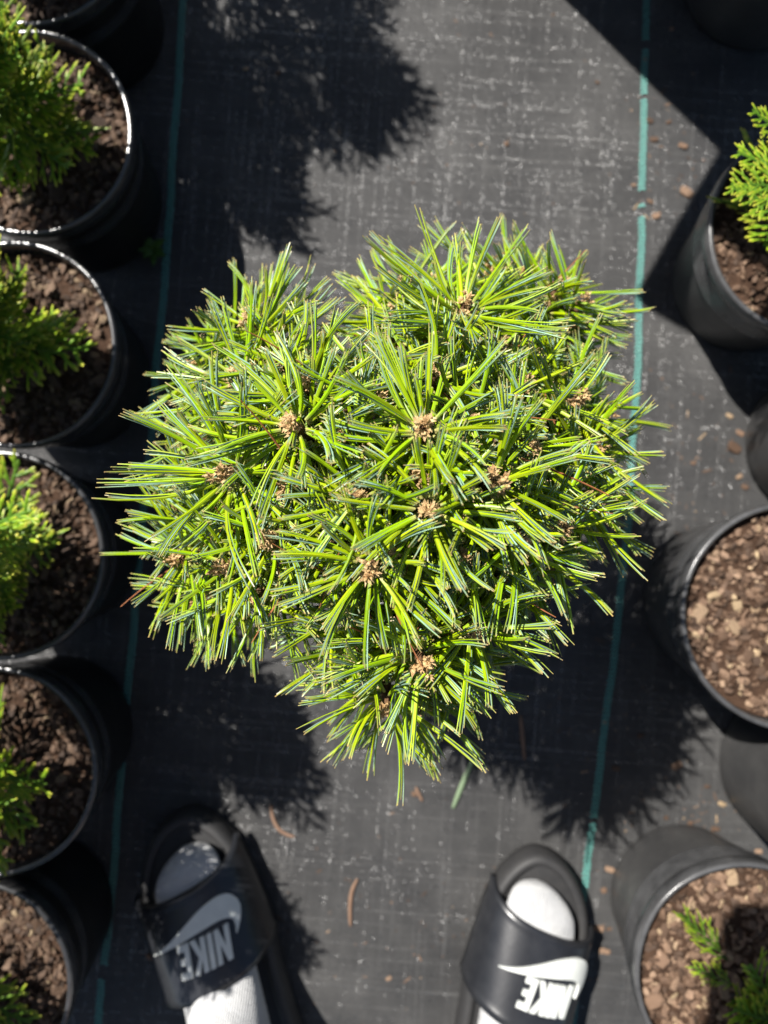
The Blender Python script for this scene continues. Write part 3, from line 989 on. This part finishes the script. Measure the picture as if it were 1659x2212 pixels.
    upc = catmull([(-4.12, 1.46, 0), (-4.25, .75, 0), (-4.15, .2, 0), (-3.7, -.12, 0), (-2.9, -.26, 0), (-1.4, -.15, 0), (.2, .08, 0), (2, .38, 0), (3.62, .66, 0)], 6, closed=False)
    rows_ = []
    for a_, b_ in zip(low, upc):
        rows_.append([(a_.x + (b_.x - a_.x) * t / 4, a_.y + (b_.y - a_.y) * t / 4) for t in range(5)])
    raised('logo_swoosh', rows_)
    def bar(p0, p1, p2, p3, k=5):
        rows = []
        for i in range(k + 1):
            t = i / k
            a_ = (p0[0] + (p1[0] - p0[0]) * t, p0[1] + (p1[1] - p0[1]) * t)
            b_ = (p3[0] + (p2[0] - p3[0]) * t, p3[1] + (p2[1] - p3[1]) * t)
            rows.append([(a_[0] + (b_[0] - a_[0]) * s / 2, a_[1] + (b_[1] - a_[1]) * s / 2) for s in range(3)])
        return rows
    H0, H1, SL = 0.30, 3.05, 0.42
    def sh(x, y): return (x + SL * (y - H0) / (H1 - H0), y)
    def letter(name, quads):
        first = None
        for i, q in enumerate(quads):
            o_ = raised(name, bar(*[sh(*p) for p in q]), o1=0.0026 - 0.00012 * i)
            if first is None: first = o_
            else:
                bm = bmesh.new(); bm.from_mesh(first.data); bm.from_mesh(o_.data); bm.to_mesh(first.data); bm.free()
                me = o_.data; bpy.data.objects.remove(o_); bpy.data.meshes.remove(me)
    def vb(x0, x1): return [(x0, H0), (x0, H1), (x1, H1), (x1, H0)]
    x = -3.75
    letter('logo_letter', [vb(x, x + .42), vb(x + .88, x + 1.3), [(x + .9, H0), (x + .02, H1), (x + .40, H1), (x + 1.28, H0)]]); x += 1.48
    letter('logo_letter', [vb(x, x + .46)]); x += .64
    letter('logo_letter', [vb(x, x + .46), [(x + .30, 1.55), (x + .86, H1), (x + 1.36, H1), (x + .62, 1.5)], [(x + .34, 1.75), (x + .66, 1.95), (x + 1.42, H0), (x + .9, H0)]]); x += 1.54
    letter('logo_letter', [vb(x, x + .46), [(x + .45, H0), (x + .45, H0 + .55), (x + 1.1, H0 + .55), (x + 1.1, H0)], [(x + .45, 1.42), (x + .45, 1.93), (x + 1.0, 1.93), (x + 1.0, 1.42)], [(x + .45, H1 - .55), (x + .45, H1), (x + 1.1, H1), (x + 1.1, H1 - .55)]])
    return root

RS = px(1162, 2102, 0.065); RS.z = 0.0
LS = px(420, 2014, 0.062); LS.z = 0.0
RA, LA = -R(18), R(23)
make_slide(RS, RA, False, 'black slide sandal with raised white logo, in full sunlight')
make_slide(LS, LA, True, 'black slide sandal with raised white logo, in dappled shade')

# ------------------------------------------------------------------ the person wearing them
def loc2w(org, ang, x, y, z):
    c, s = math.cos(ang), math.sin(ang)
    return Vector((org.x + c * x - s * y, org.y + s * x + c * y, z))
def make_person():
    # one skinned body: bare legs, hips, trunk, arms, head; it stands below the picture and leans over the plant
    def F(org, ang, x, y, z): return loc2w(org, ang, x, y, z)
    J = []; E = []; Rr = []
    def add(p, r, parent=None):
        J.append(tuple(p)); Rr.append(r if isinstance(r, tuple) else (r, r))
        if parent is not None: E.append((parent, len(J) - 1))
        return len(J) - 1
    hipc = Vector((-0.02, -0.86, 0.90))
    pel = add(hipc, (.135, .10))
    for org, ang, sg in ((RS, RA, 1), (LS, LA, -1)):
        hip = add(hipc + Vector((.095 * sg, 0, -.05)), .088, pel)
        ank = F(org, ang, 0, -0.135, 0.10)
        knee = hipc.lerp(ank, .52) + Vector((.07 * sg, .035, 0))
        th = add((hipc + Vector((.1 * sg, 0, -.05))).lerp(knee, .5), .078, hip)
        k = add(knee, .054, th)
        cf = add(knee.lerp(ank, .32) + Vector((0, -.015, 0)), .056, k)
        sh_ = add(knee.lerp(ank, .75), .040, cf)
        an = add(ank, .034, sh_)
        hl = add(F(org, ang, 0, -0.118, 0.062), .022, an)
        add(F(org, ang, -.002 * sg, -0.05, 0.050), (.020, .012), hl)
    wa = add(hipc + Vector((0, .03, .16)), (.125, .09), pel)
    ch = add(hipc + Vector((0, .11, .36)), (.15, .10), wa)
    nk0 = add(hipc + Vector((0, .20, .52)), (.09, .07), ch)
    nk = add(hipc + Vector((0, .27, .60)), .052, nk0)
    h0 = add(hipc + Vector((0, .33, .645)), (.068, .075), nk)
    add(hipc + Vector((0, .40, .66)), (.066, .08), h0)
    for sg in (1, -1):
        shd = add(hipc + Vector((.17 * sg, .17, .47)), .052, nk0)
        el = add(Vector((.21 * sg - .02, -.42, 1.06)), .042, shd)
        fa = add(Vector((.14 * sg - .02, -.26, .93)), .036, el)
        wr = add(Vector((.082 * sg - .018, -.125, .825)), .027, fa)
        pm = add(Vector((.062 * sg - .018, -.085, .800)), (.030, .017), wr)
        for f in range(4):
            q0 = Vector((.058 * sg - .018, -.088 + .018 * f, .792))
            f1 = add(q0, .009, pm)
            f2 = add(q0 + Vector((-.004 * sg, .006, -.020)), .0085, f1)
            add(q0 + Vector((-.026 * sg, .008, -.024)), .008, f2)
        t1 = add(Vector((.052 * sg - .018, -.078, .802)), .010, pm)
        add(Vector((.028 * sg - .018, -.058, .790)), .009, t1)
    me = bpy.data.meshes.new('person')
    me.from_pydata(J, E, [])
    me.materials.append(M['skin'])
    o = bpy.data.objects.new('person', me)
    C.objects.link(o)
    sk = o.modifiers.new('skin', 'SKIN'); sk.use_smooth_shade = True
    lay = me.skin_vertices[0] if me.skin_vertices else None
    if lay is None:
        bm = bmesh.new(); bm.from_mesh(me); bm.verts.layers.skin.verify(); bm.to_mesh(me); bm.free()
        lay = me.skin_vertices[0]
    for i, r in enumerate(Rr):
        lay.data[i].radius = r
        lay.data[i].use_root = (i == 0)
    sb = o.modifiers.new('sub', 'SUBSURF'); sb.levels = 1; sb.render_levels = 1
    tag(o, 'person in white socks standing in two black slide sandals', 'person')
    # white socks
    for org, ang, sg in ((RS, RA, 1), (LS, LA, -1)):
        secs = [  # y, z centre, half width, half height, pitch of the section, x shift
            (7.1, 3.55, .5, .35, 0, -1.0), (6.8, 3.65, 1.9, .85, 0, -1.0), (6.1, 3.85, 2.9, 1.25, 0, -.9), (4.9, 4.1, 3.45, 1.45, 2, -.6), (3.2, 4.15, 3.65, 1.40, 4, -.35), (1.0, 4.30, 3.75, 1.55, 6, -.2),
            (-2.0, 4.55, 3.8, 1.85, 10, -.1), (-5.0, 5.1, 3.8, 2.35, 16, 0), (-8.0, 6.2, 3.55, 3.3, 26, 0), (-10.6, 8.0, 3.55, 4.7, 42, 0), (-12.6, 10.4, 3.6, 4.6, 66, 0), (-13.5, 13.5, 3.7, 4.2, 82, 0), (-13.8, 17.0, 3.95, 4.3, 90, 0), (-14.0, 22.0, 4.6, 4.9, 92, 0), (-14.0, 22.2, 4.2, 4.5, 92, 0)]
        V, Fc = [], []
        n = 40
        for (y, z, w, hh, pit, xs) in secs:
            a = R(pit)
            for k in range(n):
                th = 2 * math.pi * k / n
                lx = w * math.copysign(abs(math.cos(th)) ** .85, math.cos(th)); lz = hh * math.copysign(abs(math.sin(th)) ** .9, math.sin(th))
                toe = 0
                if y > 4.5: # soft bumps of the toes under the fabric
                    toe = -0.16 * (lx + .6) ** 2 * .25 - 0.05 * lx
                V.append(loc2w(org, ang, sg * (lx + xs) * .01, (y + toe * min(1, max(0, y - 4.5) / 2.5) + lz * math.sin(a)) * .01, (z + lz * math.cos(a)) * .01 ))
        for i in range(len(secs) - 1):
            for k in range(n):
                f = (i * n + k, i * n + (k + 1) % n, (i + 1) * n + (k + 1) % n, (i + 1) * n + k)
                Fc.append(f if sg < 0 else f[::-1])
        Fc.append(tuple(range(n)))
        s = mesh_obj('sock', V, Fc, M['sock'], o, smooth=True)
        sb = s.modifiers.new('sub', 'SUBSURF'); sb.levels = 1; sb.render_levels = 2
    def cloth(name, pts, rad, mat):
        V, Fc = tube(pts, rad, 20)
        return mesh_obj(name, V, Fc, mat, o, smooth=True)
    for org, ang, sg in ((RS, RA, 1), (LS, LA, -1)):
        ank = loc2w(org, ang, 0, -0.135, 0.10)
        knee = hipc.lerp(ank, .52) + Vector((.07 * sg, .035, 0))
        hp = hipc + Vector((.085 * sg, 0, 0.06))
        cloth('shorts', [hp, hp.lerp(knee, .3), hp.lerp(knee, .6), hp.lerp(knee, .85)], [.135, .125, .115, .11], M['shorts'])
    V, Fc = tube([hipc + Vector((0, -.01, .02)), hipc + Vector((0, .03, .16)), hipc + Vector((0, .11, .36)), hipc + Vector((0, .17, .47)), hipc + Vector((0, .22, .54))], [.185, .17, .205, .18, .075], 24)
    mesh_obj('shirt', V, Fc, M['shirt'], o, smooth=True)
    bm = bmesh.new(); bmesh.ops.create_icosphere(bm, subdivisions=3, radius=.1)
    for v in bm.verts: v.co = Vector((v.co.x * .88, v.co.y * .95, v.co.z * 1.0)) * (1 + .05 * noise.noise(v.co * 30)) + hipc + Vector((0, .355, .70))
    bm_obj('hair', bm, M['hair'], o, smooth=True)
make_person()

def make_phone():
    w, h, t = 0.072, 0.148, 0.008
    x1 = 0.017; y1 = 0.022
    root = empty('smartphone', (0, 0, CAM_H + 0.004))
    tag(root, 'dark smartphone held flat above the pine by both hands', 'phone')
    bm = bmesh.new()
    bmesh.ops.create_cube(bm, size=1)
    for v in bm.verts:
        v.co = Vector((x1 - w / 2 + v.co.x * w, y1 - h / 2 + v.co.y * h, t / 2 + 0.001 + v.co.z * t))
    bmesh.ops.bevel(bm, geom=[e for e in bm.edges if abs((e.verts[0].co - e.verts[1].co).z) > .004], offset=.010, segments=5, affect='EDGES')
    bm_obj('body', bm, M['phone'], root)
    for lx, ly in ((0, 0), (0, -.02), (-.016, -.01)):
        V, Fc = lathe([(0.0045, 0.0005), (0.0062, 0.0), (0.0066, 0.0012), (0.0066, 0.0016)], 24)
        o = mesh_obj('lens_ring', V, Fc, M['phone'], root, smooth=True)
        o.location = (lx, ly, 0)
make_phone()

# ------------------------------------------------------------------ litter on the cloth
litter = [(1196, 29, 3.2), (1291, 176, 4), (1405, 257, 6.5), (1447, 261, 5), (1415, 299, 6), (1477, 313, 6.5), (1483, 416, 10), (1405, 435, 6), (1418, 466, 8),
          (1370, 399, 4.5), (1454, 57, 4), (1396, 123, 4.5), (1094, 310, 5), (1588, 968, 11), (1578, 898, 5), (1612, 1052, 6.5), (1600, 1030, 5), (1602, 935, 6),
          (1545, 1791, 8), (1492, 1778, 5), (1560, 1738, 5.5), (1528, 1700, 5), (1464, 1655, 8), (1440, 1768, 4.5), (1318, 1880, 6.5), (1305, 1925, 6), (1296, 2010, 7), (1308, 2058, 9), (1318, 2010, 4),
          (1385, 1590, 6), (1330, 1660, 5.5), (1305, 1560, 4), (535, 2120, 6), (372, 2062, 7), (840, 2115, 4), (895, 1715, 6), (1270, 1010, 4), (1500, 1000, 4), (530, 145, 4), (600, 155, 4), (1640, 1840, 5), (320, 2070, 6)]
r = random.Random(11)
for i, (x, y, s) in enumerate(litter):
    p = px(x, y)
    s *= 0.00068
    o = bpy.data.objects.new('bark_flake', CHIPS[r.randrange(9)])
    C.objects.link(o)
    o.location = (p.x, p.y, ground_z(p.x, p.y) + s * .22)
    o.rotation_euler = (r.gauss(0, .12), r.gauss(0, .12), r.uniform(-.6, .6))
    o.scale = (s, s, s * .8)
    if y < 520 and x > 1250: lb = 'brown bark flake on the cloth beside the marker line, near the hard-edged shade'
    elif 850 < y < 1100 and x > 1250: lb = 'brown bark flake by the pot tucked between two soil-filled pots'
    elif y > 1540 and x > 1250: lb = 'brown bark flake strewn around the pot beside the sunlit sandal'
    elif x < 700 and y > 1900: lb = 'brown bark flake lying beside the shaded sandal'
    else: lb = 'small brown bark flake alone on open cloth away from the pots'
    tag(o, lb, 'bark flake', 'bark flakes scattered on the cloth')

def strip(name, pts, w, mat, label, cat, lift=0.0015, group=None):
    path = catmull([px(*p) for p in pts], 6, closed=False)
    n = len(path)
    rad = [w * (0.35 + 0.65 * math.sin(math.pi * min(.98, max(.04, i / (n - 1)))) ** .5) for i in range(n)]
    path = [Vector((p.x, p.y, ground_z(p.x, p.y) + lift + w * .25)) for p in path]
    V, Fc = tube(path, rad, 8)
    V = [Vector((v.x, v.y, path[i // 8].z + (v.z - path[i // 8].z) * .45)) for i, v in enumerate(V)]
    o = mesh_obj(name, V, Fc, mat, smooth=True)
    tag(o, label, cat, group)
strip('dry_straw', [(585, 1740), (588, 1765), (600, 1790), (618, 1803), (636, 1808)], .0020, M['straw'], 'curved brown straw lying by the toe of the shaded sandal', 'straw')
strip('dry_straw', [(772, 1898), (760, 1925), (756, 1960), (757, 2000)], .0021, M['straw'], 'slightly bent brown straw lying between the two sandals', 'straw')
strip('dry_straw', [(1124, 1545), (1128, 1590), (1133, 1640)], .0022, M['straw'], 'short straight straw lying in the edge of the pine shadow', 'straw')
strip('grass_blade', [(978, 1745), (1000, 1690), (1028, 1625)], .0028, M['grass'], 'pale green grass blade lying below the pine', 'grass')
strip('twig', [(898, 1700), (905, 1716), (912, 1730)], .0018, M['straw'], 'tiny brown twig lying beside the lowest pine needles', 'twig')

def weed(x, y, label, s=1.0):
    p = px(x, y)
    root = empty('weed_seedling', (p.x, p.y, ground_z(p.x, p.y)))
    tag(root, label, 'weed')
    V, Fc = tube([(0, 0, -.001), (.001, 0, .008 * s), (0, .001, .014 * s)], [.0008, .0007, .0006], 6)
    mesh_obj('stem', V, Fc, M['weed'], root)
    for i in range(9):
        a = i * 2.4; L = (.008 + .003 * (i % 3)) * s; w = .0032 * s
        d = Vector((math.cos(a), math.sin(a), .25)); sd = Vector((-math.sin(a), math.cos(a), 0))
        b = Vector((0, 0, (.005 + .001 * i) * s))
        V = [b, b + d * L * .4 + sd * w, b + d * L * .4 + Vector((0, 0, .0012)), b + d * L * .4 - sd * w, b + d * L]
        mesh_obj('leaf', V, [(0, 2, 1), (0, 3, 2), (1, 2, 4), (2, 3, 4)], M['weed'], root, smooth=True)
weed(338, 548, 'tiny green weed sprouting by the marker line in the shade', 1.4)

def fine_litter():
    r = random.Random(5)
    V, Fc, A = [], [], []
    spots = [(1180, 2060, 330, 160), (1480, 1000, 110, 160), (1430, 380, 120, 240), (1500, 1760, 150, 90), (900, 1950, 260, 200), (1000, 250, 420, 230), (1300, 1560, 160, 160)]
    for i in range(420):
        cx_, cy_, sx_, sy_ = spots[r.randrange(len(spots))]
        p = px(r.gauss(cx_, sx_ * .6), r.gauss(cy_, sy_ * .6))
        if abs(p.x) > .42 or abs(p.y) > .56: continue
        z = ground_z(p.x, p.y)
        b = len(V); q = r.random() ** 1.3
        vv, ff = CHIP_LO_DATA[r.randrange(len(CHIP_LO_DATA))]
        s = r.uniform(.0004, .0013)
        e = Matrix.Rotation(r.uniform(0, 6.28), 3, 'Z')
        st = r.uniform(1, 5) if r.random() < .25 else 1
        for v in vv:
            V.append(e @ Vector((v[0] * s * st, v[1] * s, v[2] * s)) + Vector((p.x, p.y, z + s * .3))); A.append((0, q, 0, 1))
        Fc += [tuple(b + k for k in f) for f in ff]
    o = mesh_obj('fine_litter', V, Fc, M['mulch'], attr=A)
    tag(o, 'fine crumbs of bark and dry bits strewn over the cloth', 'litter', kind='stuff')
fine_litter()

scene.render.engine = 'CYCLES'
